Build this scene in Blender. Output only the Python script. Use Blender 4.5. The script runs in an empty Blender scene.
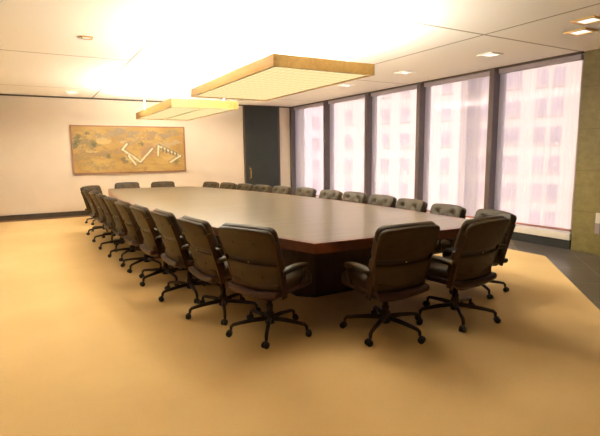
import bpy, bmesh, math, random
from mathutils import Vector, Matrix, noise
random.seed(7)
PI = math.pi
scn = bpy.context.scene
COL = scn.collection

# ------------------------------------------------------------------ camera
cd = bpy.data.cameras.new('camera'); cam = bpy.data.objects.new('camera', cd); COL.objects.link(cam)
FPX, PITCH, YAW, ROLL = 459.74, math.radians(8.018), math.radians(29.817), math.radians(-0.674)
cd.sensor_fit = 'HORIZONTAL'; cd.sensor_width = 36.0; cd.lens = FPX / 600 * 36; cd.clip_start = .05; cd.clip_end = 300
cy, sy, cp, sp = math.cos(YAW), math.sin(YAW), math.cos(PITCH), math.sin(PITCH)
fw = Vector((sy * cp, cy * cp, -sp)); rt = Vector((cy, -sy, 0)); up = rt.cross(fw)
r2 = rt * math.cos(ROLL) + up * math.sin(ROLL); u2 = up * math.cos(ROLL) - rt * math.sin(ROLL)
cam.matrix_world = Matrix(((r2.x, u2.x, -fw.x, 0), (r2.y, u2.y, -fw.y, 0), (r2.z, u2.z, -fw.z, 1.5), (0, 0, 0, 1)))
scn.camera = cam

# ------------------------------------------------------------------ light levels
SKY = 0.29            # overcast daylight outside
UPLIGHT = 13.0        # lamps on top of the hung fixtures
DIFFUSER = 0.20      # lit louvre under the fixtures
DOWN = 7.0           # recessed downlights (watts)
scn.view_settings.view_transform = 'Standard'
scn.view_settings.look = 'None'
scn.view_settings.exposure = 2.5
scn.view_settings.gamma = 1.0
scn.view_settings.use_curve_mapping = False

w = bpy.data.worlds.new('sky'); scn.world = w; w.use_nodes = True
nt = w.node_tree; bg = nt.nodes['Background']
bg.inputs['Color'].default_value = (.93, .93, 1.0, 1); bg.inputs['Strength'].default_value = SKY

sl = bpy.data.lights.new('added_facade_sun', 'SUN'); sl.energy = 0.70; sl.color = (1.0, .93, .86); sl.angle = math.radians(3)  # added sun, put in to brighten the building facades outside
so = bpy.data.objects.new('added_facade_sun', sl); COL.objects.link(so); so.location = (-20, -10, 30)
so.rotation_euler = Vector((.75, .40, -.55)).to_track_quat('-Z', 'Y').to_euler()

# ------------------------------------------------------------------ materials
def nodes_of(name):
    m = bpy.data.materials.new(name); m.use_nodes = True
    return m, m.node_tree.nodes, m.node_tree.links, m.node_tree.nodes['Principled BSDF']

def ramp(n, stops):
    r = n.new('ShaderNodeValToRGB'); e = r.color_ramp.elements
    while len(e) > 1: e.remove(e[-1])
    e[0].position = stops[0][0]; e[0].color = (*stops[0][1], 1)
    for p_, c_ in stops[1:]:
        x = e.new(p_); x.color = (*c_, 1)
    return r

def plain(name, col, rough=.5, metal=0.0, var=.12, scale=6.0, bump=0.0, bscale=60.0, stretch=(1, 1, 1), coat=0.0):
    m, n, l, b = nodes_of(name)
    tc = n.new('ShaderNodeTexCoord'); mp = n.new('ShaderNodeMapping'); mp.inputs['Scale'].default_value = stretch
    l.new(tc.outputs['Object'], mp.inputs['Vector'])
    nz = n.new('ShaderNodeTexNoise'); nz.inputs['Scale'].default_value = scale; nz.inputs['Detail'].default_value = 5
    l.new(mp.outputs['Vector'], nz.inputs['Vector'])
    lo = tuple(max(0, c * (1 - var)) for c in col); hi = tuple(min(1, c * (1 + var)) for c in col)
    r = ramp(n, [(.3, lo), (.7, hi)]); l.new(nz.outputs['Fac'], r.inputs['Fac']); l.new(r.outputs['Color'], b.inputs['Base Color'])
    b.inputs['Roughness'].default_value = rough; b.inputs['Metallic'].default_value = metal
    if coat: b.inputs['Coat Weight'].default_value = coat; b.inputs['Coat Roughness'].default_value = .15
    if bump:
        n2 = n.new('ShaderNodeTexNoise'); n2.inputs['Scale'].default_value = bscale; n2.inputs['Detail'].default_value = 3
        l.new(mp.outputs['Vector'], n2.inputs['Vector'])
        bp = n.new('ShaderNodeBump'); bp.inputs['Strength'].default_value = bump; bp.inputs['Distance'].default_value = .01
        l.new(n2.outputs['Fac'], bp.inputs['Height']); l.new(bp.outputs['Normal'], b.inputs['Normal'])
    return m

def wood(name, c0, c1, rough=.3, axis='Y', scale=3.0, coat=0.0):
    m, n, l, b = nodes_of(name)
    tc = n.new('ShaderNodeTexCoord'); mp = n.new('ShaderNodeMapping')
    mp.inputs['Scale'].default_value = {'Y': (9, .35, 9), 'X': (.35, 9, 9), 'Z': (9, 9, .35)}[axis]
    l.new(tc.outputs['Object'], mp.inputs['Vector'])
    nz = n.new('ShaderNodeTexNoise'); nz.inputs['Scale'].default_value = scale; nz.inputs['Detail'].default_value = 8; nz.inputs['Roughness'].default_value = .62
    l.new(mp.outputs['Vector'], nz.inputs['Vector'])
    r = ramp(n, [(.32, c0), (.68, c1)]); l.new(nz.outputs['Fac'], r.inputs['Fac']); l.new(r.outputs['Color'], b.inputs['Base Color'])
    b.inputs['Roughness'].default_value = rough
    if coat: b.inputs['Coat Weight'].default_value = coat; b.inputs['Coat Roughness'].default_value = .12
    return m

def emit(name, col, strength, lines=None):
    m, n, l, b = nodes_of(name); n.remove(b)
    e = n.new('ShaderNodeEmission'); e.inputs['Strength'].default_value = strength; e.inputs['Color'].default_value = (*col, 1)
    if lines:
        tc = n.new('ShaderNodeTexCoord'); sx = n.new('ShaderNodeSeparateXYZ'); l.new(tc.outputs['Object'], sx.inputs[0])
        acc = None
        for ax, per in lines:
            mu = n.new('ShaderNodeMath'); mu.operation = 'MULTIPLY'; mu.inputs[1].default_value = 1 / per; l.new(sx.outputs[ax], mu.inputs[0])
            fr = n.new('ShaderNodeMath'); fr.operation = 'FRACT'; l.new(mu.outputs[0], fr.inputs[0])
            lt = n.new('ShaderNodeMath'); lt.operation = 'LESS_THAN'; lt.inputs[1].default_value = .16; l.new(fr.outputs[0], lt.inputs[0])
            if acc is None: acc = lt
            else:
                mx = n.new('ShaderNodeMath'); mx.operation = 'MAXIMUM'; l.new(acc.outputs[0], mx.inputs[0]); l.new(lt.outputs[0], mx.inputs[1]); acc = mx
        r = ramp(n, [(0, col), (1, (col[0] * .80, col[1] * .74, col[2] * .55))]); l.new(acc.outputs[0], r.inputs['Fac']); l.new(r.outputs['Color'], e.inputs['Color'])
    l.new(e.outputs[0], n['Material Output'].inputs['Surface'])
    return m

M = {}
M['leather'] = plain('dark_brown_leather', (.044, .026, .0065), .5, var=.2, scale=9, bump=.25, bscale=140)
M['leather'].node_tree.nodes['Principled BSDF'].inputs['Specular IOR Level'].default_value = .33
M['shell'] = plain('red_brown_shell', (.045, .015, .006), .42, var=.2, scale=8)
M['metal'] = plain('dark_bronze_metal', (.05, .034, .022), .34, metal=.75, var=.15)
M['rim'] = plain('warm_bronze_rim', (.075, .040, .018), .42, metal=.5, var=.15)
M['button'] = plain('dark_button', (.02, .013, .008), .4)
M['chrome'] = plain('bright_metal', (.7, .66, .58), .25, metal=1.0, var=.03)
M['rubber'] = plain('black_caster_rubber', (.018, .014, .011), .5)
M['top'] = wood('walnut_table_top', (.140, .108, .064), (.21, .165, .104), .32, 'X', 2.0, coat=.2)
M['edge'] = wood('mahogany_table_edge', (.10, .030, .011), (.17, .055, .02), .33, 'Y', 4)
M['inlay'] = wood('dark_inlay', (.07, .03, .012), (.11, .045, .02), .3, 'Y', 4)
M['pedestal'] = wood('dark_pedestal_wood', (.034, .013, .006), (.055, .022, .010), .4, 'Z', 3)
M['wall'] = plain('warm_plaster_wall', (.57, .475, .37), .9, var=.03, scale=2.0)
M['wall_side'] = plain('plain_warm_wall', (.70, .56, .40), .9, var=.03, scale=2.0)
M['base'] = plain('dark_baseboard', (.030, .022, .018), .4)
M['line'] = plain('reveal_shadow_tone', (.06, .035, .022), .6)
M['strip'] = wood('brown_toe_strip', (.16, .09, .05), (.22, .13, .075), .5, 'X', 4)
M['door'] = plain('dark_green_door', (.018, .019, .011), .45, var=.12, scale=3)
M['jamb'] = plain('brown_door_jamb', (.07, .045, .03), .5)
M['gold'] = plain('satin_brass', (.62, .38, .10), .38, metal=.55, var=.06)
M['goldwood'] = wood('golden_oak_fixture', (.50, .29, .075), (.62, .38, .11), .42, 'Y', 3)
M['diff'] = emit('lit_louvre', (1.0, .80, .40), DIFFUSER, lines=[('X', .08), ('Y', .16)])
M['upl'] = emit('uplight_panel', (1.0, .94, .81), UPLIGHT)
M['lamp'] = emit('downlight_lens', (1.0, .92, .78), .24)
M['divider'] = plain('cream_divider', (.72, .55, .25), .6)
M['mull'] = plain('bronze_mullion', (.10, .070, .065), .45, metal=.3, var=.08)
M['wframe'] = plain('mauve_window_frame', (.26, .21, .22), .5, var=.05)
M['sill'] = plain('cream_sill', (.58, .53, .46), .6, var=.03)
M['rail'] = plain('mauve_headrail', (.34, .28, .30), .6, var=.05)
M['hem'] = plain('rust_hem_bar', (.30, .11, .07), .5)
M['void'] = plain('black_convector', (.016, .014, .013), .5)
M['picframe'] = plain('red_brown_picture_frame', (.27, .12, .06), .45)

def travertine():
    m, n, l, b = nodes_of('olive_travertine')
    tc = n.new('ShaderNodeTexCoord'); mp = n.new('ShaderNodeMapping'); mp.inputs['Scale'].default_value = (1, 1, 1.4); l.new(tc.outputs['Object'], mp.inputs['Vector'])
    nz = n.new('ShaderNodeTexNoise'); nz.inputs['Scale'].default_value = 9; nz.inputs['Detail'].default_value = 9; nz.inputs['Roughness'].default_value = .7
    l.new(mp.outputs['Vector'], nz.inputs['Vector'])
    r = ramp(n, [(.3, (.145, .108, .024)), (.52, (.185, .142, .036)), (.72, (.225, .175, .055))]); l.new(nz.outputs['Fac'], r.inputs['Fac'])
    bk = n.new('ShaderNodeTexBrick'); bk.inputs['Scale'].default_value = 1.0; bk.inputs['Mortar Size'].default_value = .004
    bk.inputs['Brick Width'].default_value = 40; bk.inputs['Row Height'].default_value = .6; bk.offset = 0
    bk.inputs['Color1'].default_value = (1, 1, 1, 1); bk.inputs['Color2'].default_value = (.93, .93, .93, 1); bk.inputs['Mortar'].default_value = (.6, .6, .6, 1)
    sx = n.new('ShaderNodeSeparateXYZ'); cb = n.new('ShaderNodeCombineXYZ'); l.new(tc.outputs['Object'], sx.inputs[0]); l.new(sx.outputs['Y'], cb.inputs['X']); l.new(sx.outputs['Z'], cb.inputs['Y'])
    l.new(cb.outputs[0], bk.inputs['Vector'])
    mx = n.new('ShaderNodeMix'); mx.data_type = 'RGBA'; mx.blend_type = 'MULTIPLY'; mx.inputs['Factor'].default_value = 1
    l.new(r.outputs['Color'], mx.inputs['A']); l.new(bk.outputs['Color'], mx.inputs['B']); l.new(mx.outputs['Result'], b.inputs['Base Color'])
    b.inputs['Roughness'].default_value = .55
    return m
M['stone'] = travertine()

def carpet_mat():
    m, n, l, b = nodes_of('golden_tan_carpet')
    tc = n.new('ShaderNodeTexCoord')
    a = n.new('ShaderNodeTexNoise'); a.inputs['Scale'].default_value = .9; a.inputs['Detail'].default_value = 4; l.new(tc.outputs['Object'], a.inputs['Vector'])
    c = n.new('ShaderNodeTexNoise'); c.inputs['Scale'].default_value = 120; c.inputs['Detail'].default_value = 2; l.new(tc.outputs['Object'], c.inputs['Vector'])
    ad = n.new('ShaderNodeMath'); ad.operation = 'MULTIPLY_ADD'; ad.inputs[1].default_value = .35; l.new(c.outputs['Fac'], ad.inputs[0])
    s = n.new('ShaderNodeMath'); s.operation = 'MULTIPLY'; s.inputs[1].default_value = .65; l.new(a.outputs['Fac'], s.inputs[0]); l.new(s.outputs[0], ad.inputs[2])
    r = ramp(n, [(.35, (.63, .41, .150)), (.65, (.73, .495, .200))]); l.new(ad.outputs[0], r.inputs['Fac']); l.new(r.outputs['Color'], b.inputs['Base Color'])
    b.inputs['Roughness'].default_value = .95; b.inputs['Sheen Weight'].default_value = .15
    bp = n.new('ShaderNodeBump'); bp.inputs['Strength'].default_value = .3; bp.inputs['Distance'].default_value = .006
    l.new(c.outputs['Fac'], bp.inputs['Height']); l.new(bp.outputs['Normal'], b.inputs['Normal'])
    return m
M['carpet'] = carpet_mat()

def tile_mat():
    m, n, l, b = nodes_of('dark_slate_tile')
    tc = n.new('ShaderNodeTexCoord'); mp = n.new('ShaderNodeMapping'); mp.inputs['Rotation'].default_value = (0, 0, math.radians(-42)); mp.inputs['Location'].default_value = (.12, .25, 0)
    l.new(tc.outputs['Object'], mp.inputs['Vector'])
    bk = n.new('ShaderNodeTexBrick'); bk.offset = 0; bk.inputs['Scale'].default_value = 1.0; bk.inputs['Brick Width'].default_value = .75; bk.inputs['Row Height'].default_value = .75
    bk.inputs['Mortar Size'].default_value = .007
    bk.inputs['Color1'].default_value = (.075, .058, .042, 1); bk.inputs['Color2'].default_value = (.062, .048, .035, 1); bk.inputs['Mortar'].default_value = (.21, .15, .10, 1)
    l.new(mp.outputs['Vector'], bk.inputs['Vector'])
    nz = n.new('ShaderNodeTexNoise'); nz.inputs['Scale'].default_value = 3; nz.inputs['Detail'].default_value = 7; l.new(tc.outputs['Object'], nz.inputs['Vector'])
    r = ramp(n, [(.3, (.75, .75, .75)), (.7, (1.25, 1.2, 1.15))]); l.new(nz.outputs['Fac'], r.inputs['Fac'])
    mx = n.new('ShaderNodeMix'); mx.data_type = 'RGBA'; mx.blend_type = 'MULTIPLY'; mx.inputs['Factor'].default_value = 1
    l.new(bk.outputs['Color'], mx.inputs['A']); l.new(r.outputs['Color'], mx.inputs['B']); l.new(mx.outputs['Result'], b.inputs['Base Color'])
    b.inputs['Roughness'].default_value = .3
    return m
M['tile'] = tile_mat()

def ceiling_mat():
    m, n, l, b = nodes_of('ceiling_panels')
    tc = n.new('ShaderNodeTexCoord'); sx = n.new('ShaderNodeSeparateXYZ'); l.new(tc.outputs['Object'], sx.inputs[0])
    acc = None
    for ax, off in (('X', 1.352), ('Y', 3.925)):
        su = n.new('ShaderNodeMath'); su.operation = 'ADD'; su.inputs[1].default_value = 35.0 - off; l.new(sx.outputs[ax], su.inputs[0])
        dv = n.new('ShaderNodeMath'); dv.operation = 'DIVIDE'; dv.inputs[1].default_value = 3.5; l.new(su.outputs[0], dv.inputs[0])
        fr = n.new('ShaderNodeMath'); fr.operation = 'FRACT'; l.new(dv.outputs[0], fr.inputs[0])
        lt = n.new('ShaderNodeMath'); lt.operation = 'LESS_THAN'; lt.inputs[1].default_value = .009; l.new(fr.outputs[0], lt.inputs[0])
        if acc is None: acc = lt
        else:
            mx = n.new('ShaderNodeMath'); mx.operation = 'MAXIMUM'; l.new(acc.outputs[0], mx.inputs[0]); l.new(lt.outputs[0], mx.inputs[1]); acc = mx
    r = ramp(n, [(0, (.92, .89, .83)), (1, (.40, .34, .27))]); l.new(acc.outputs[0], r.inputs['Fac']); l.new(r.outputs['Color'], b.inputs['Base Color'])
    b.inputs['Roughness'].default_value = .9
    return m
M['ceil'] = ceiling_mat()

def shade_mat():
    m, n, l, b = nodes_of('sheer_shade_fabric'); n.remove(b)
    tc = n.new('ShaderNodeTexCoord'); mp = n.new('ShaderNodeMapping'); mp.inputs['Scale'].default_value = (1, 22, .25); l.new(tc.outputs['Object'], mp.inputs['Vector'])
    nz = n.new('ShaderNodeTexNoise'); nz.inputs['Scale'].default_value = 2.0; nz.inputs['Detail'].default_value = 5; l.new(mp.outputs['Vector'], nz.inputs['Vector'])
    r = ramp(n, [(.3, (.78, .71, .70)), (.7, (.85, .79, .77))]); l.new(nz.outputs['Fac'], r.inputs['Fac'])
    tl = n.new('ShaderNodeBsdfTranslucent'); l.new(r.outputs['Color'], tl.inputs['Color'])
    df = n.new('ShaderNodeBsdfDiffuse'); l.new(r.outputs['Color'], df.inputs['Color'])
    m1 = n.new('ShaderNodeMixShader'); m1.inputs[0].default_value = .25; l.new(tl.outputs[0], m1.inputs[1]); l.new(df.outputs[0], m1.inputs[2])
    tr = n.new('ShaderNodeBsdfTransparent'); tr.inputs['Color'].default_value = (1, .95, .97, 1)
    m2 = n.new('ShaderNodeMixShader'); m2.inputs[0].default_value = .55; l.new(m1.outputs[0], m2.inputs[1]); l.new(tr.outputs[0], m2.inputs[2])
    l.new(m2.outputs[0], n['Material Output'].inputs['Surface'])
    return m
M['shade'] = shade_mat()

def glass_mat():
    m, n, l, b = nodes_of('window_glass'); n.remove(b)
    tr = n.new('ShaderNodeBsdfTransparent'); tr.inputs['Color'].default_value = (.95, .93, .95, 1)
    gl = n.new('ShaderNodeBsdfGlossy'); gl.inputs['Roughness'].default_value = .02
    mx = n.new('ShaderNodeMixShader'); mx.inputs[0].default_value = .028; l.new(tr.outputs[0], mx.inputs[1]); l.new(gl.outputs[0], mx.inputs[2])
    l.new(mx.outputs[0], n['Material Output'].inputs['Surface'])
    return m
M['glass'] = glass_mat()
M['facade'] = plain('pale_stone_facade', (.74, .63, .52), .9, var=.06, scale=.6)
M['facade2'] = plain('grey_mauve_facade', (.72, .62, .60), .9, var=.06, scale=.6)
M['fwin'] = plain('facade_window_glass', (.48, .40, .40), .5, var=.2, scale=.5)
M['ground'] = plain('street', (.35, .33, .32), .9)

def canvas_mat():
    m, n, l, b = nodes_of('painted_gold_silk')
    at = n.new('ShaderNodeAttribute'); at.attribute_name = 'paint'; l.new(at.outputs['Color'], b.inputs['Base Color']); b.inputs['Roughness'].default_value = .6
    return m
M['canvas'] = canvas_mat()

# ------------------------------------------------------------------ mesh helpers
def obj(name, bm, mat, parent=None, smooth=False, loc=None):
    bmesh.ops.recalc_face_normals(bm, faces=bm.faces)
    me = bpy.data.meshes.new(name); bm.to_mesh(me); bm.free()
    for x in (mat if isinstance(mat, list) else [mat]): me.materials.append(x)
    if smooth:
        for p in me.polygons: p.use_smooth = True
    o = bpy.data.objects.new(name, me); COL.objects.link(o)
    if parent: o.parent = parent
    if loc: o.location = loc
    return o

def thing(name, label, cat, loc=(0, 0, 0), rz=0.0, group=None):
    o = bpy.data.objects.new(name, None); COL.objects.link(o); o.empty_display_size = .1
    o.location = loc; o.rotation_euler = (0, 0, rz); tag(o, label, cat, group); return o

def tag(o, label, cat, group=None):
    o['label'] = label; o['category'] = cat
    if group: o['group'] = group
    return o

def struct(name, bm, mat, parent=None, smooth=False):
    o = obj(name, bm, mat, parent, smooth)
    if parent is None: o['kind'] = 'structure'
    return o

def box(bm, x0, x1, y0, y1, z0, z1, bev=0.0, mi=0):
    vs = [bm.verts.new((x, y, z)) for x in (x0, x1) for y in (y0, y1) for z in (z0, z1)]
    f = [(0, 1, 3, 2), (4, 6, 7, 5), (0, 4, 5, 1), (2, 3, 7, 6), (0, 2, 6, 4), (1, 5, 7, 3)]
    fs = [bm.faces.new([vs[i] for i in q]) for q in f]
    for q in fs: q.material_index = mi
    if bev:
        es = list({e for q in fs for e in q.edges})
        bmesh.ops.bevel(bm, geom=es, offset=bev, segments=2, profile=.6, affect='EDGES')
    return bm

def B(*a, **k): return box(bmesh.new(), *a, **k)

def prism(bm, pts, z0, z1):
    lo = [bm.verts.new((x, y, z0)) for x, y in pts]; hi = [bm.verts.new((x, y, z1)) for x, y in pts]
    n = len(pts); bm.faces.new(hi); bm.faces.new(list(reversed(lo)))
    for i in range(n): bm.faces.new((lo[i], lo[(i + 1) % n], hi[(i + 1) % n], hi[i]))
    return bm

def tube(bm, pts, rad, seg=10, cap=True):
    pts = [Vector(p) for p in pts]; rings = []
    t0 = (pts[1] - pts[0]).normalized(); ref = Vector((0, 0, 1)) if abs(t0.z) < .9 else Vector((1, 0, 0))
    u = t0.cross(ref).normalized()
    for i, p in enumerate(pts):
        t = (pts[min(i + 1, len(pts) - 1)] - pts[max(i - 1, 0)]).normalized()
        u = (u - t * u.dot(t)).normalized(); v = t.cross(u)
        r = rad[i] if isinstance(rad, (list, tuple)) else rad
        rings.append([bm.verts.new(p + (u * math.cos(a) + v * math.sin(a)) * r) for a in [2 * PI * k / seg for k in range(seg)]])
    for a, b in zip(rings, rings[1:]):
        for k in range(seg): bm.faces.new((a[k], a[(k + 1) % seg], b[(k + 1) % seg], b[k]))
    if cap: bm.faces.new(list(reversed(rings[0]))); bm.faces.new(rings[-1])
    return bm

def rbox(bm, hx, hy, hz, r, fn=None, n=8, k=3):
    """rounded box of half sizes hx,hy,hz; fn deforms each vertex"""
    def samp(h):
        rr = min(r, h * .999); s = []
        for i in range(k): s.append(-(h - rr) - rr * math.tan(PI / 4 * (1 - i / k)))
        for i in range(n + 1): s.append(-(h - rr) + 2 * (h - rr) * i / n)
        for i in range(1, k + 1): s.append((h - rr) + rr * math.tan(PI / 4 * i / k))
        return s
    S = [samp(hx), samp(hy), samp(hz)]; H = (hx, hy, hz); cache = {}
    def vert(p):
        key = tuple(round(c, 6) for c in p)
        if key in cache: return cache[key]
        q = [max(-(H[i] - min(r, H[i] * .999)), min(H[i] - min(r, H[i] * .999), p[i])) for i in range(3)]
        d = Vector([p[i] - q[i] for i in range(3)])
        rr = min(r, min(H) * .999)
        if d.length > 1e-9: d = d.normalized()
        d = Vector([d[i] * min(r, H[i] * .999) for i in range(3)])
        v = Vector(q) + d
        if fn: v = Vector(fn(*v))
        cache[key] = bm.verts.new(v); return cache[key]
    for ax in range(3):
        a, b = [i for i in range(3) if i != ax]
        for sgn in (-1, 1):
            for i in range(len(S[a]) - 1):
                for j in range(len(S[b]) - 1):
                    q = []
                    for (ii, jj) in ((i, j), (i + 1, j), (i + 1, j + 1), (i, j + 1)):
                        p = [0, 0, 0]; p[ax] = sgn * H[ax]; p[a] = S[a][ii]; p[b] = S[b][jj]; q.append(vert(p))
                    if len(set(q)) >= 3:
                        try: bm.faces.new(list(dict.fromkeys(q)))
                        except ValueError: pass
    return bm

def ball(bm, c, r, sq=(1, 1, 1), seg=10):
    m_ = Matrix.Translation(c) @ Matrix.Diagonal((*[r * s for s in sq], 1))
    bmesh.ops.create_uvsphere(bm, u_segments=seg, v_segments=max(5, seg // 2), radius=1, matrix=m_); return bm

def spline(P, n=14):
    P = [Vector(p) for p in P]; P = [P[0] * 2 - P[1]] + P + [P[-1] * 2 - P[-2]]; o = []
    for i in range(1, len(P) - 2):
        a, b, c, d = P[i - 1:i + 3]
        for k in range(n):
            t = k / n; o.append(.5 * (2 * b + (c - a) * t + (2 * a - 5 * b + 4 * c - d) * t * t + (3 * b - a - 3 * c + d) * t ** 3))
    o.append(P[-2]); return o

# ------------------------------------------------------------------ the room
XW, YB, ZC = 6.98, 12.55, 2.90
XL, YR = -2.6, -2.2
COLY = 3.91                                    # the stone pier starts here
struct('floor', prism(bmesh.new(), [(XL, YR), (XW + .4, YR), (XW + .4, YB), (XL, YB)], -.12, -.012), M['tile'])
carpet = prism(bmesh.new(), [(XL, YR), (-.16, YR), (6.25, 3.85), (6.25, YB), (XL, YB)], -.012, 0)
struct('floor_carpet', carpet, M['carpet'])
struct('ceiling', B(XL, XW + .4, YR, YB, ZC, ZC + .15), M['ceil'])
struct('wall_back', B(XL, XW + .4, YB, YB + .2, -.12, ZC + .15), M['wall'])
struct('wall_left', B(XL - .2, XL, YR, YB, -.12, ZC + .15), M['wall_side'])
struct('wall_rear', B(XL, XW + .4, YR - .2, YR, -.12, ZC + .15), M['wall_side'])
struct('wall_right', B(XW, XW + .4, YR, COLY, -.12, ZC), M['stone'])
bb = struct('baseboard_back', B(XL, 5.33, YB - .03, YB, .035, .15), M['base'])
struct('toe_strip', B(XL, 5.33, YB - .034, YB, 0, .035), M['strip'], bb)
struct('trim_1', B(XL, XW - .05, YB - .02, YB, ZC - .035, ZC), M['line'])          # dark strip, shadow of the gap under the ceiling put into its colour
struct('trim_2', B(XW - .06, XW, COLY, YB - .02, ZC - .03, ZC), M['line'])
# door in the back wall
d = struct('door_1', B(5.36, 6.44, YB - .05, YB, 0, ZC - .035, bev=.004), M['door'])
jb = bmesh.new(); box(jb, 5.33, 5.36, YB - .06, YB, 0, ZC - .035); box(jb, 6.44, 6.49, YB - .06, YB, 0, ZC - .035)
struct('door_frame', jb, M['jamb'], d)
hb = bmesh.new(); tube(hb, spline([(5.49, YB - .05, .80), (5.49, YB - .11, .82), (5.49, YB - .12, .94), (5.49, YB - .11, 1.06), (5.49, YB - .05, 1.08)], 6), .013)
h = struct('door_handle', hb, M['gold'], d, True); h['label'] = 'brass pull handle'
kb = bmesh.new(); box(kb, 5.455, 5.525, YB - .056, YB - .05, .74, 1.14, bev=.003); struct('handle_plate', kb, M['jamb'], h)

# window wall: mullions, glazing, sills
MUL = [12.47, 10.58, 8.78, 7.08, 5.35]
for i, y in enumerate(MUL):
    b = bmesh.new(); hw = .05
    box(b, XW - .13, XW + .12, y - hw, y + hw, 0, ZC - .03, bev=.006)
    struct('trim_%d' % (i + 3), b, M['mull'])
spans = [(MUL[1] + .05, MUL[0] - .05), (MUL[2] + .05, MUL[1] - .05), (MUL[3] + .05, MUL[2] - .05), (MUL[4] + .05, MUL[3] - .05), (COLY, MUL[4] - .05)]
NAMES = ['beside the dark door corner', 'second from the far corner', 'in the middle of the window wall', 'second from the stone pier', 'beside the stone pier']
for i, (y0, y1) in enumerate(spans):
    b = bmesh.new()
    box(b, XW + .06, XW + .12, y0, y0 + .05, .16, ZC - .03); box(b, XW + .06, XW + .12, y1 - .05, y1, .16, ZC - .03)
    box(b, XW + .06, XW + .12, y0 + .05, y1 - .05, .16, .22); box(b, XW + .06, XW + .12, y0 + .05, y1 - .05, ZC - .09, ZC - .03)
    wn = struct('window_%d' % (i + 1), b, M['wframe'])
    struct('pane', B(XW + .085, XW + .093, y0 + .05, y1 - .05, .22, ZC - .09), M['glass'], wn)
    struct('window_sill', B(XW - .05, XW + .12, y0, y1, .145, .25, bev=.006), M['sill'], wn)
    b = bmesh.new(); box(b, XW - .02, XW + .12, y0, y1, 0, .145)
    struct('convector_cover', b, M['void'], wn)
    # blind
    t = thing('window_blind', 'sheer pale blind drawn full length over the window ' + NAMES[i], 'blind', (XW, (y0 + y1) / 2, 0), 0, 'sheer blinds along the window wall')
    W = (y1 - y0) / 2 - .012
    fb = bmesh.new(); N = 120; cols = []
    for k in range(N + 1):
        yy = -W + 2 * W * k / N; xx = .0022 * math.sin(k * .9) + .003 * math.sin(k * .21 + i)
        cols.append((fb.verts.new((xx, yy, .30)), fb.verts.new((xx, yy, ZC - .10))))
    for a, c in zip(cols, cols[1:]): fb.faces.new((a[0], c[0], c[1], a[1]))
    obj('fabric', fb, M['shade'], t, True)
    obj('headrail', B(-.045, .04, -W, W, ZC - .11, ZC - .035, bev=.005), M['rail'], t)
    obj('hem_bar', B(-.02, .02, -W, W, .275, .305, bev=.004), M['hem'], t)

wp = thing('wall_plate', 'small pale narrow plate low on the olive stone pier at the right', 'wall plate', (XW, 3.565, .30))
obj('cover', B(-.012, 0, -.05, .012, .15, .30, bev=.003), M['sill'], wp)
o_ = obj('lower_panel', B(-.010, 0, -.05, .012, 0, .15, bev=.003), M['wframe'], wp); o_['label'] = 'mauve lower panel'

# ------------------------------------------------------------------ the city outside
struct('ground_outside', B(XW + 1, 90, -40, 110, -30.3, -30), M['ground'])
def building(label, loc, rz, xr, depth, z0, z1, mat, wins, wh):
    t = thing('office_building', label, 'building', loc, rz, 'buildings seen through the blinds')
    obj('facade', B(xr[0], xr[1], 0, depth, z0, z1), mat, t)
    for (x, z, ww) in wins:
        f = obj('facade_window', B(x - ww / 2, x + ww / 2, -.10, .02, z - wh / 2, z + wh / 2), M['fwin'], t)
        b = bmesh.new(); box(b, x - ww / 2 - .12, x + ww / 2 + .12, -.22, .02, z - wh / 2 - .22, z - wh / 2 - .02); obj('stone_ledge', b, mat, f)
    return t
WZ = [10.5, 6.95, 3.4, -.15, -3.7, -7.25]
wa = [(x, z, w_) for z in WZ for x, w_ in ((-8.6, 2.1), (-5.2, 1.25), (-3.4, 1.25), (.06, 2.1), (3.4, 1.25), (5.2, 1.25), (8.6, 2.1), (12, 1.25), (13.8, 1.25))]
building('pale stone office building outside the window beside the stone pier', (54, 39, 0), math.radians(-62), (-12, 24), 8, -30, 34, M['facade'], wa, 2.0)
wb = [(x, z, 1.0) for z in (9.4, 6.2, 3.0, -.2, -3.4, -6.6) for x in (-4.4, -2.2, 0, 2.2, 4.4, 6.6, 8.8, 11)]
building('greyish office building outside the two far windows', (36, 62, 0), math.radians(-48), (-14, 14), 10, -30, 30, M['facade2'], wb, 1.5)
wc = [(x, z, 1.0) for z in (9.0, 6.0, 3.0, 0, -3.0, -6.0) for x in (-6, -3.6, -1.2, 1.2, 3.6, 6)]
building('cream office building outside the middle window', (38.2, 43.3, 0), math.radians(-58), (-7.5, 7.5), 5, -30, 28, M['facade'], wc, 1.5)

# ------------------------------------------------------------------ painting on the back wall
PX0, PX1, PZ0, PZ1 = .82, 3.60, 1.05, 2.24
pt = thing('framed_painting', 'wide gold landscape painting in a thin red-brown frame on the back wall', 'painting', ((PX0 + PX1) / 2, YB - .001, PZ0))
pw, ph = PX1 - PX0, PZ1 - PZ0
fb = bmesh.new(); t_ = .03
box(fb, -pw / 2, pw / 2, -.045, 0, 0, t_); box(fb, -pw / 2, pw / 2, -.045, 0, ph - t_, ph)
box(fb, -pw / 2, -pw / 2 + t_, -.045, 0, t_, ph - t_); box(fb, pw / 2 - t_, pw / 2, -.045, 0, t_, ph - t_)
obj('picture_frame', fb, M['picframe'], pt)
NX, NZ = 252, 104
def seg_d(u, v, a, b):
    ax, ay = a; bx, by = b; dx, dy = bx - ax, by - ay
    t = max(0, min(1, ((u - ax) * dx + (v - ay) * dy) / (dx * dx + dy * dy))); return math.hypot(u - ax - t * dx, v - ay - t * dy)
def mixc(a, b, t): return tuple(x + (y - x) * t for x, y in zip(a, b))
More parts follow.
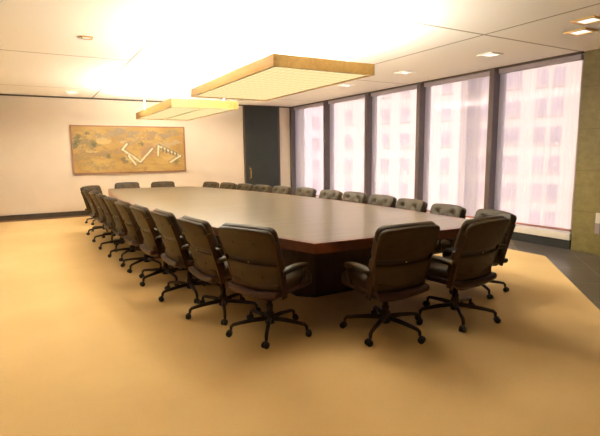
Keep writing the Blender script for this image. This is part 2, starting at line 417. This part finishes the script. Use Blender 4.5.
walls_ = [((1.00, .50), (1.38, .22)), ((1.38, .22), (1.66, .52)), ((1.13, .36), (1.27, .16)), ((1.80, .58), (2.30, .34)), ((2.06, .20), (2.30, .34)), ((1.78, .36), (1.80, .58)), ((1.00, .50), (1.10, .62))]
def paint(u, v):                      # u 0..2.4, v 0..1 (upwards)
    n1 = noise.noise((u * 2.2, v * 3.0, 1.7)); n2 = noise.noise((u * 7, v * 13, 4.2)); n3 = noise.noise((u * 24, v * 34, 9.1)); n4 = noise.noise((u * 4, v * 9, 2.6))
    c = mixc((.32, .185, .045), (.42, .265, .075), min(1, max(0, .5 + n1)))
    dark = max(0, 1 - abs(n4) * 4.5) * (.45 + .55 * n2)                  # drawn ridge lines of the hills
    if v < .93 and dark > 0: c = mixc(c, (.20, .125, .045), min(.7, dark * .9))
    for (cu, cv, ru, rv, col) in [(.28, .62, .30, .14, (.20, .145, .06)), (.55, .43, .50, .08, (.23, .15, .07)), (.20, .30, .32, .09, (.24, .16, .06)),
                                  (1.0, .86, .48, .09, (.21, .16, .10)), (1.15, .70, .30, .08, (.26, .17, .08)), (2.05, .86, .42, .09, (.21, .155, .09)),
                                  (1.62, .80, .14, .14, (.24, .15, .07)), (1.55, .46, .22, .15, (.28, .16, .09)), (.62, .80, .24, .07, (.25, .18, .09)),
                                  (2.0, .62, .34, .07, (.36, .26, .14)), (.45, .16, .42, .08, (.26, .18, .07)), (1.02, .24, .08, .10, (.14, .10, .05))]:
        e = ((u - cu) / ru) ** 2 + ((v - cv - .04 * math.sin(u * 9)) / rv) ** 2
        s = 1 - e + n2 * 1.5 + n3 * 1.3
        if s > 0: c = mixc(c, col, min(.85, s * 1.1))
    for (cu, cv, r) in [(.08, .70, .07), (.12, .80, .05), (.42, .62, .05), (.05, .60, .06), (.70, .36, .04), (2.2, .22, .05), (1.42, .62, .05), (.30, .86, .04)]:
        e = math.hypot(u - cu, (v - cv)) / r
        if e + n3 * 1.2 < 1: c = mixc(c, (.07, .08, .04), .7)
    for (cu, cv, ru, rv) in [(.62, .70, .16, .06), (1.05, .66, .08, .04), (1.22, .28, .18, .09), (2.05, .30, .14, .06), (.36, .46, .12, .035)]:
        e = ((u - cu) / ru) ** 2 + ((v - cv) / rv) ** 2
        if e + n2 + n3 * .8 < 1: c = mixc(c, (.50, .36, .14), .45)
    for a, b in walls_:
        dd = seg_d(u, v, a, b)
        if dd < .018: c = mixc(c, (.62, .55, .38), .8)
        elif dd < .055 and v > .1 and n3 > -.15: c = mixc(c, (.17, .14, .09), .6)
    if 1.86 < u < 2.26 and .40 - (u - 1.86) * .28 < v - .04 < .52 - (u - 1.86) * .38 and int(u * 26) % 2: c = (.14, .12, .09)
    return c
cb = bmesh.new(); lay = cb.loops.layers.float_color.new('paint')
gx = [-pw / 2 + t_ + (pw - 2 * t_) * i / NX for i in range(NX + 1)]; gz = [t_ + (ph - 2 * t_) * j / NZ for j in range(NZ + 1)]
gv = [[cb.verts.new((x, -.03, z)) for z in gz] for x in gx]
pc = [[paint(2.4 * i / NX, j / NZ) for j in range(NZ + 1)] for i in range(NX + 1)]
for i in range(NX):
    for j in range(NZ):
        idx = [(i, j), (i + 1, j), (i + 1, j + 1), (i, j + 1)]
        f = cb.faces.new([gv[a][b] for a, b in idx])
        for lp, (a, b) in zip(f.loops, idx): lp[lay] = (*pc[a][b], 1)
x0, x1, z0, z1 = gx[0], gx[-1], gz[0], gz[-1]
box(cb, x0, x1, -.0295, 0, z0, z1)
cv = obj('canvas', cb, M['canvas'], pt); cv['label'] = 'gold landscape with hills, trees and zigzag pale walls'

# ------------------------------------------------------------------ hung light fixtures
def fixture(label, x0, x1, y0, y1, z0, z1, divided=False):
    cx, cyy = (x0 + x1) / 2, (y0 + y1) / 2; hx, hy = (x1 - x0) / 2, (y1 - y0) / 2; H = z1 - z0; th = .03
    t = thing('hanging_light_box', label, 'ceiling light', (cx, cyy, z0), 0, 'golden light boxes over the table')
    for nm, a in (('side_panel', (-hx, -hx + th, -hy, hy)), ('side_panel', (hx - th, hx, -hy, hy)), ('end_panel', (-hx + th, hx - th, -hy, -hy + th)), ('end_panel', (-hx + th, hx - th, hy - th, hy))):
        obj(nm, B(a[0], a[1], a[2], a[3], 0, H, bev=.003), M['goldwood'], t)
    obj('diffuser', B(-hx + th, hx - th, -hy + th, hy - th, .012, .022), M['diff'], t)
    if divided: obj('divider', B(-.014, .014, -hy + th, hy - th, .0045, .012), M['divider'], t)
    obj('uplight', B(-hx + .12, hx - .12, -hy + .12, hy - .12, H - .02, H - .008), M['upl'], t)
    obj('tray', B(-hx + th, hx - th, -hy + th, hy - th, H - .045, H - .022), M['sill'], t)
    for sx_ in (-1, 1):
        for s in (-1, 1):
            b = bmesh.new(); tube(b, [(sx_ * hx * .8, s * hy * .75, H - .03), (sx_ * hx * .8, s * hy * .75, ZC - z0 + .002)], .012)
            obj('hanger_rod', b, M['sill'], t, True)
fixture('golden hanging light box nearest the camera, over the near half of the table', 1.99, 3.175, 3.93, 6.53, 2.30, 2.415)
fixture('golden hanging light box farther away, over the far half of the table near the painting', 2.08, 3.28, 7.92, 11.02, 2.30, 2.44, True)

# ------------------------------------------------------------------ recessed downlights
DL = [(5.90, 4.66, 'second from the stone pier along the windows'), (5.83, 6.37, 'third from the stone pier along the windows'),
      (5.78, 3.30, 'close to the top of the stone pier'), (5.36, 2.98, 'at the very right, above the stone floor'),
      (.86, 11.60, 'leftmost of the row along the back wall'), (1.79, 11.56, 'second of the row along the back wall'), (2.55, 11.46, 'third of the row along the back wall'),
      (5.80, 8.10, 'over the window side, fourth from the stone pier'), (.67, 6.23, 'alone on the left, above the left row of chairs')]
for i, (x, y, lb) in enumerate(DL):
    small = i == 8; s = .06 if small else .13
    t = thing('recessed_downlight', 'square recessed downlight in the ceiling, ' + lb if not small else 'tiny ceiling fitting alone on the left, above the left row of chairs', 'downlight', (x, y, ZC), 0, None if small else 'square downlights in the ceiling')
    b = bmesh.new(); q = s * .72
    box(b, -s, s, -s, -q, -.014, 0); box(b, -s, s, q, s, -.014, 0); box(b, -s, -q, -q, q, -.014, 0); box(b, q, s, -q, q, -.014, 0)
    obj('trim_ring', b, M['gold'] if i in (2, 3, 8) else M['ceil'], t)
    obj('lens', B(-q, q, -q, q, -.006, 0), M['lamp'], t)
    if i in (0, 1, 2, 7, 4, 5, 6):
        ld = bpy.data.lights.new('downlight_beam', 'SPOT'); ld.energy = DOWN; ld.color = (1, .86, .64); ld.spot_size = math.radians(110); ld.spot_blend = .8; ld.shadow_soft_size = .08
        lo = bpy.data.objects.new('downlight_beam', ld); COL.objects.link(lo); lo.parent = t; lo.location = (0, 0, -.03)

# ------------------------------------------------------------------ conference table
TZ = .78; TH = .085
LE = spline([(1.90, 3.08, 0), (1.55, 4.2, 0), (1.36, 5.2, 0), (1.25, 6.5, 0), (1.18, 8, 0), (1.19, 9.3, 0), (1.36, 10.75, 0)], 6)
RE = [Vector((3.95 + .097 * t - .0292 * t * t, 3 + t, 0)) for t in [-.07 + 7.42 * k / 36 for k in range(37)]]
outline = [(p.x, p.y) for p in RE] + [(p.x, p.y) for p in reversed(LE)]     # anticlockwise
def inset(pts, dist):
    o = []; n = len(pts)
    for i in range(n):
        a, b, c = Vector(pts[i - 1]), Vector(pts[i]), Vector(pts[(i + 1) % n])
        e1 = (b - a).normalized(); e2 = (c - b).normalized(); n1 = Vector((-e1.y, e1.x)); n2 = Vector((-e2.y, e2.x))
        m_ = (n1 + n2).normalized(); o.append(tuple(b + m_ * dist / max(.35, m_.dot(n1))))
    return o
def ring(bm, A, B_, z0, z1):
    n = len(A); va = [[bm.verts.new((x, y, z)) for x, y in P] for P, z in ((A, z0), (A, z1), (B_, z1), (B_, z0))]
    for q in range(4):
        for i in range(n): bm.faces.new((va[q][i], va[q][(i + 1) % n], va[(q + 1) % 4][(i + 1) % n], va[(q + 1) % 4][i]))
    return bm
tb = thing('conference_table', 'long boat-shaped wooden conference table with reddish edge in the middle of the room', 'table', (0, 0, 0))
i1, i2 = inset(outline, .055), inset(outline, .07)
eb = ring(bmesh.new(), outline, i1, TZ - TH, TZ)
obj('edge_band', eb, M['edge'], tb)
o_ = obj('inlay_line', ring(bmesh.new(), i1, i2, TZ - TH, TZ), M['inlay'], tb); o_['label'] = 'thin dark inlay line'
tpb = prism(bmesh.new(), i2, TZ - TH, TZ); obj('tabletop', tpb, M['top'], tb)
sub = prism(bmesh.new(), inset(outline, .18), TZ - TH - .05, TZ - TH); obj('apron', sub, M['pedestal'], tb)
for (px, py, hw, hd) in [(2.86, 4.25, .62, .34), (2.72, 6.75, .70, .42), (2.50, 9.2, .55, .36)]:
    pb = bmesh.new(); prism(pb, [(px - hw, py - hd + .18), (px - hw + .18, py - hd), (px + hw - .18, py - hd), (px + hw, py - hd + .18), (px + hw, py + hd - .18), (px + hw - .18, py + hd), (px - hw + .18, py + hd), (px - hw, py + hd - .18)], .06, TZ - TH - .05)
    pd = obj('pedestal', pb, M['pedestal'], tb)
    obj('plinth', prism(bmesh.new(), [(px - hw + .06, py - hd + .2), (px - hw + .2, py - hd + .06), (px + hw - .2, py - hd + .06), (px + hw - .06, py - hd + .2), (px + hw - .06, py + hd - .2), (px + hw - .2, py + hd - .06), (px - hw + .2, py + hd - .06), (px - hw + .06, py + hd - .2)], 0, .06), M['base'], pd)

# ------------------------------------------------------------------ conference chair (faces local +Y)
BL = .60
def back_curve(b):
    a0, a1 = math.radians(13), math.radians(25); N = 12; y, z = -.150, .355
    for i in range(N):
        a = a0 + (a1 - a0) * ((i + .5) / N) * (b / BL); y -= math.sin(a) * b / N; z += math.cos(a) * b / N
    a = a0 + (a1 - a0) * b / BL
    return y, z, a
def back_pt(x, b, c):
    y, z, a = back_curve(b); c2 = c + .42 * x * x
    return (x, y + math.cos(a) * c2, z + math.sin(a) * c2)
def back_slab(b0, b1, hw0, hw1, c0, c1, r, dimples=(), bulge=0.0, rtop=0, rbot=0, crown=0):
    bc, hb = (b0 + b1) / 2, (b1 - b0) / 2; hc = (c1 - c0) / 2; cc = (c0 + c1) / 2
    def fn(x, b, c):
        t = (b + hb) / (2 * hb); wsc = (hw0 + (hw1 - hw0) * t) / hw1; cz = c
        for e, rc in ((hb - b, rtop), (hb + b, rbot)):
            if rc and e < rc: wsc *= (hw1 - rc + math.sqrt(max(0, rc * rc - (rc - e) ** 2))) / hw1
        if c > 0 and bulge:
            k = c / hc
            cz += bulge * k * max(0, 1 - (x / hw1) ** 2) * max(0, 1 - (b / hb) ** 2)
            for (dx, db) in dimples:
                cz -= .036 * k * math.exp(-((x - dx) ** 2 + (b + bc - db) ** 2) / .0016)
        return back_pt(x * wsc, b + bc - .22 * x * x * t * crown, cz + cc)
    return rbox(bmesh.new(), hw1, hb, hc, r, fn, n=16, k=4)

PAIR = [(-.13, .47), (.13, .47)]; PAIR2 = [(-.13, .19), (.13, .19)]
def make_chair():
    t = bpy.data.objects.new('conference_chair', None); COL.objects.link(t); t.empty_display_size = .1
    up_ = []                                                           # parts that rise with the seat
    def P(name, bm, mat, parent=None, smooth=True):
        o = obj(name, bm, mat, parent or t, smooth)
        if parent is None: up_.append(o)
        return o
    uc = P('upper_back_cushion', back_slab(.315, .60, .278, .292, .004, .066, .030, PAIR, .034, .075, .02, 1), M['leather'])
    lc = P('lower_back_cushion', back_slab(.03, .305, .264, .280, .004, .066, .030, PAIR2, .030, .02, .05), M['leather'])
    for par, pr in ((uc, PAIR), (lc, PAIR2)):
        for x, b in pr:
            q = bmesh.new(); ball(q, Vector(back_pt(x, b, .064)), .010); P('button', q, M['button'], par)
    ub = P('upper_back_panel', back_slab(.314, .603, .280, .295, -.032, .006, .018, (), 0, .08, .012, 1), M['leather'])
    lb = P('lower_back_panel', back_slab(-.065, .272, .250, .279, -.032, .006, .018, (), 0, .012, .15), M['leather'])
    for par, pr in ((ub, [(-.11, .47), (.11, .47)]), (lb, [(-.11, .16), (.11, .16)])):
        for x, b in pr:
            q = bmesh.new(); ball(q, Vector(back_pt(x, b, -.032)), .008); P('button', q, M['button'], par)
    q = back_slab(.255, .335, .272, .272, -.012, .004, .007); sp_ = P('back_spine', q, M['button'])
    q = bmesh.new(); ball(q, Vector(back_pt(0, .290, -.022)), .012); P('screw', q, M['chrome'], sp_)
    for s in (-1, 1):                                                  # flat metal stile down each side of the back
        q = bmesh.new(); rings = []
        for k in range(17):
            b = -.03 + .50 * k / 16; hwk = .262 + .032 * max(0, b) / .6
            rings.append([q.verts.new(back_pt(s * xx, b, cc)) for xx, cc in ((hwk - .004, -.034), (hwk + .011, -.034), (hwk + .011, .014), (hwk - .004, .014))])
        for a, c in zip(rings, rings[1:]):
            for k in range(4): q.faces.new((a[k], a[(k + 1) % 4], c[(k + 1) % 4], c[k]))
        q.faces.new(rings[0]); q.faces.new(list(reversed(rings[-1])))
        P('side_stile', q, M['rim'], smooth=False)
        # arm: padded top on a bent metal loop
        ym, zm, _ = back_curve(.19); xa = s * .282
        q = bmesh.new(); tube(q, spline([(xa, ym + .04, zm + .012), (xa, ym + .10, .548), (xa, .04, .552), (xa, .11, .546), (xa, .145, .515), (xa, .14, .455), (xa * .96, .12, .40), (xa * .86, .08, .375)], 6), .013, 8)
        ar = P('arm_frame', q, M['metal'])
        def pf(x, y, z): return (x + xa, y + .0 - .01, z + .570 - .015 * (y / .17) ** 2)
        q = rbox(bmesh.new(), .034, .175, .022, .021, pf, n=6, k=3); P('arm_pad', q, M['leather'], ar)
    def sf(x, y, z):
        k = 1 if z > 0 else 0
        zz = z + k * .018 * max(0, 1 - (x / .27) ** 2) * max(0, 1 - (y / .25) ** 2)
        if k:
            for dx in (-.12, .12):
                for dy in (-.08, .1): zz -= .02 * math.exp(-((x - dx) ** 2 + (y - dy) ** 2) / .0014)
        front = max(0, y) / .25
        return (x, y + .055, zz + .425 - .02 * front ** 3)
    P('seat', rbox(bmesh.new(), .262, .255, .055, .045, sf, n=12, k=4), M['leather'])
    P('seat_shell', rbox(bmesh.new(), .268, .265, .03, .026, lambda x, y, z: (x, y + .02, z + .352 + .03 * (abs(x) / .27) ** 2), n=8, k=3), M['shell'])
    q = bmesh.new(); box(q, -.10, .10, -.12, .12, .295, .33, bev=.01); P('tilt_mechanism', q, M['metal'], smooth=False)
    q = bmesh.new(); tube(q, [(0, 0, .13), (0, 0, .20), (0, 0, .202), (0, 0, .31)], [.030, .030, .022, .022], 14); P('column', q, M['metal'])
    # five-star base stays on the floor
    q = bmesh.new(); tube(q, [(0, 0, .075), (0, 0, .085), (0, 0, .175), (0, 0, .185)], [.034, .044, .040, .032], 16)
    hub = obj('hub', q, M['metal'], t, True); low = [hub]
    for k in range(5):
        a = 2 * PI * k / 5; c_, s_ = math.cos(a), math.sin(a)
        q = bmesh.new(); tube(q, [(c_ * r, s_ * r, z) for r, z in ((.02, .125), (.15, .122), (.27, .110), (.32, .102), (.338, .088), (.342, .058))], [.022, .020, .017, .016, .015, .013], 8)
        leg = obj('base_leg', q, M['metal'], t, True); low.append(leg)
        q = bmesh.new(); cx_, cy_ = c_ * .345, s_ * .345; ta = a + random.uniform(-.9, .9); tx_, ty_ = math.cos(ta), math.sin(ta)
        for o2 in (-.014, .014):
            tube(q, [(cx_ - ty_ * (o2 - .009) + tx_ * .012, cy_ + tx_ * (o2 - .009) + ty_ * .012, .027), (cx_ - ty_ * (o2 + .009) + tx_ * .012, cy_ + tx_ * (o2 + .009) + ty_ * .012, .027)], .027, 14)
        ball(q, Vector((cx_ + tx_ * .008, cy_ + ty_ * .008, .042)), .022, (1, 1, .9), 8)
        obj('caster', q, M['rubber'], leg, True)
    return t, up_, low

proto, UP, LOW = make_chair()
UPN = {o.name for o in UP}; LOWN = {o.name for o in LOW}
def copy_chair():
    r = proto.copy(); COL.objects.link(r); ups, lows = [], []
    for ch in list(proto.children):
        c = ch.copy(); COL.objects.link(c); c.parent = r
        (ups if ch.name in UPN else lows).append(c)
        for g in ch.children:
            d_ = g.copy(); COL.objects.link(d_); d_.parent = c
    return r, ups, lows
used = [False]
def chair(x, y, face, lift, label, spin, size=1.0):
    if not used[0]: used[0] = True; r, ups, lows = proto, UP, LOW
    else: r, ups, lows = copy_chair()
    r.location = (x, y, 0); r.rotation_euler = (0, 0, math.radians(face - 90)); r.scale = (size, size, size); tag(r, label, 'chair', 'leather swivel chairs around the table')
    for c in ups: c.location = (0, 0, lift)
    for c in lows: c.rotation_euler = (0, 0, math.radians(spin))
ORD = ['nearest the camera', 'second from the near end', 'third from the near end', 'fourth from the near end', 'fifth from the near end', 'sixth from the near end', 'seventh from the near end', 'eighth from the near end', 'ninth from the near end', 'tenth from the near end', 'eleventh from the near end', 'last before the far end']
LEFT = [(1.63, 3.38, 25, 0.05, 0.97), (1.46, 4.04, 6, 0.055, 0.95), (1.36, 4.77, 4, 0.055, 0.95), (1.28, 5.52, 3, 0.04, 0.95), (1.22, 6.3, 3, 0.04, 0.94), (1.18, 7.1, 3, 0.04, 0.93), (1.15, 7.88, 2, 0.03, 0.93), (1.13, 8.7, 2, 0.035, 0.92), (1.1, 9.62, 1, 0.01, 0.92)]
RIGHT = [(4.06, 3.27, 172, 0.02, 0.9), (4.15, 3.99, 178, 0.01, 0.9), (4.16, 4.63, 180, 0.025, 0.9), (4.15, 5.21, 182, 0.04, 0.9), (4.12, 5.83, 184, 0.045, 0.9), (4.07, 6.43, 186, 0.04, 0.9), (3.99, 7.12, 188, 0.045, 0.9), (3.87, 7.8, 190, 0.04, 0.9), (3.75, 8.42, 192, 0.035, 0.9), (3.62, 8.98, 194, 0.035, 0.9), (3.46, 9.54, 196, 0.04, 0.9), (3.28, 10.15, 198, 0.035, 0.9)]
chair(2.47, 2.88, 87, .025, 'brown leather swivel chair at the near end of the table, back squarely to the camera', 141)
chair(3.22, 2.80, 96, .02, 'brown leather swivel chair at the near right corner of the table, seen from behind', 155)
for i, (x, y, a, l_, sc_) in enumerate(LEFT):
    lb = 'brown leather swivel chair in the left row, ' + (ORD[i] if i < 8 else 'last in line toward the painting')
    chair(x, y, a, l_, lb, 167 + 13 * i - a + 90, sc_)
for i, (x, y, a, l_, sc_) in enumerate(RIGHT):
    lb = 'brown leather swivel chair on the window side of the table, ' + ORD[i]
    chair(x, y, a, l_, lb, 20 + 23 * i, sc_)
chair(1.22, 11.1, -50, -.03, 'brown leather swivel chair at the far left corner of the table, turned askew', 10, .92)
chair(1.86, 11.2, -92, -.02, 'brown leather swivel chair at the far end of the table, left one below the painting', 30, .95)
chair(2.64, 11.02, -94, -.025, 'brown leather swivel chair at the far end of the table, right one below the painting', 60, .95)
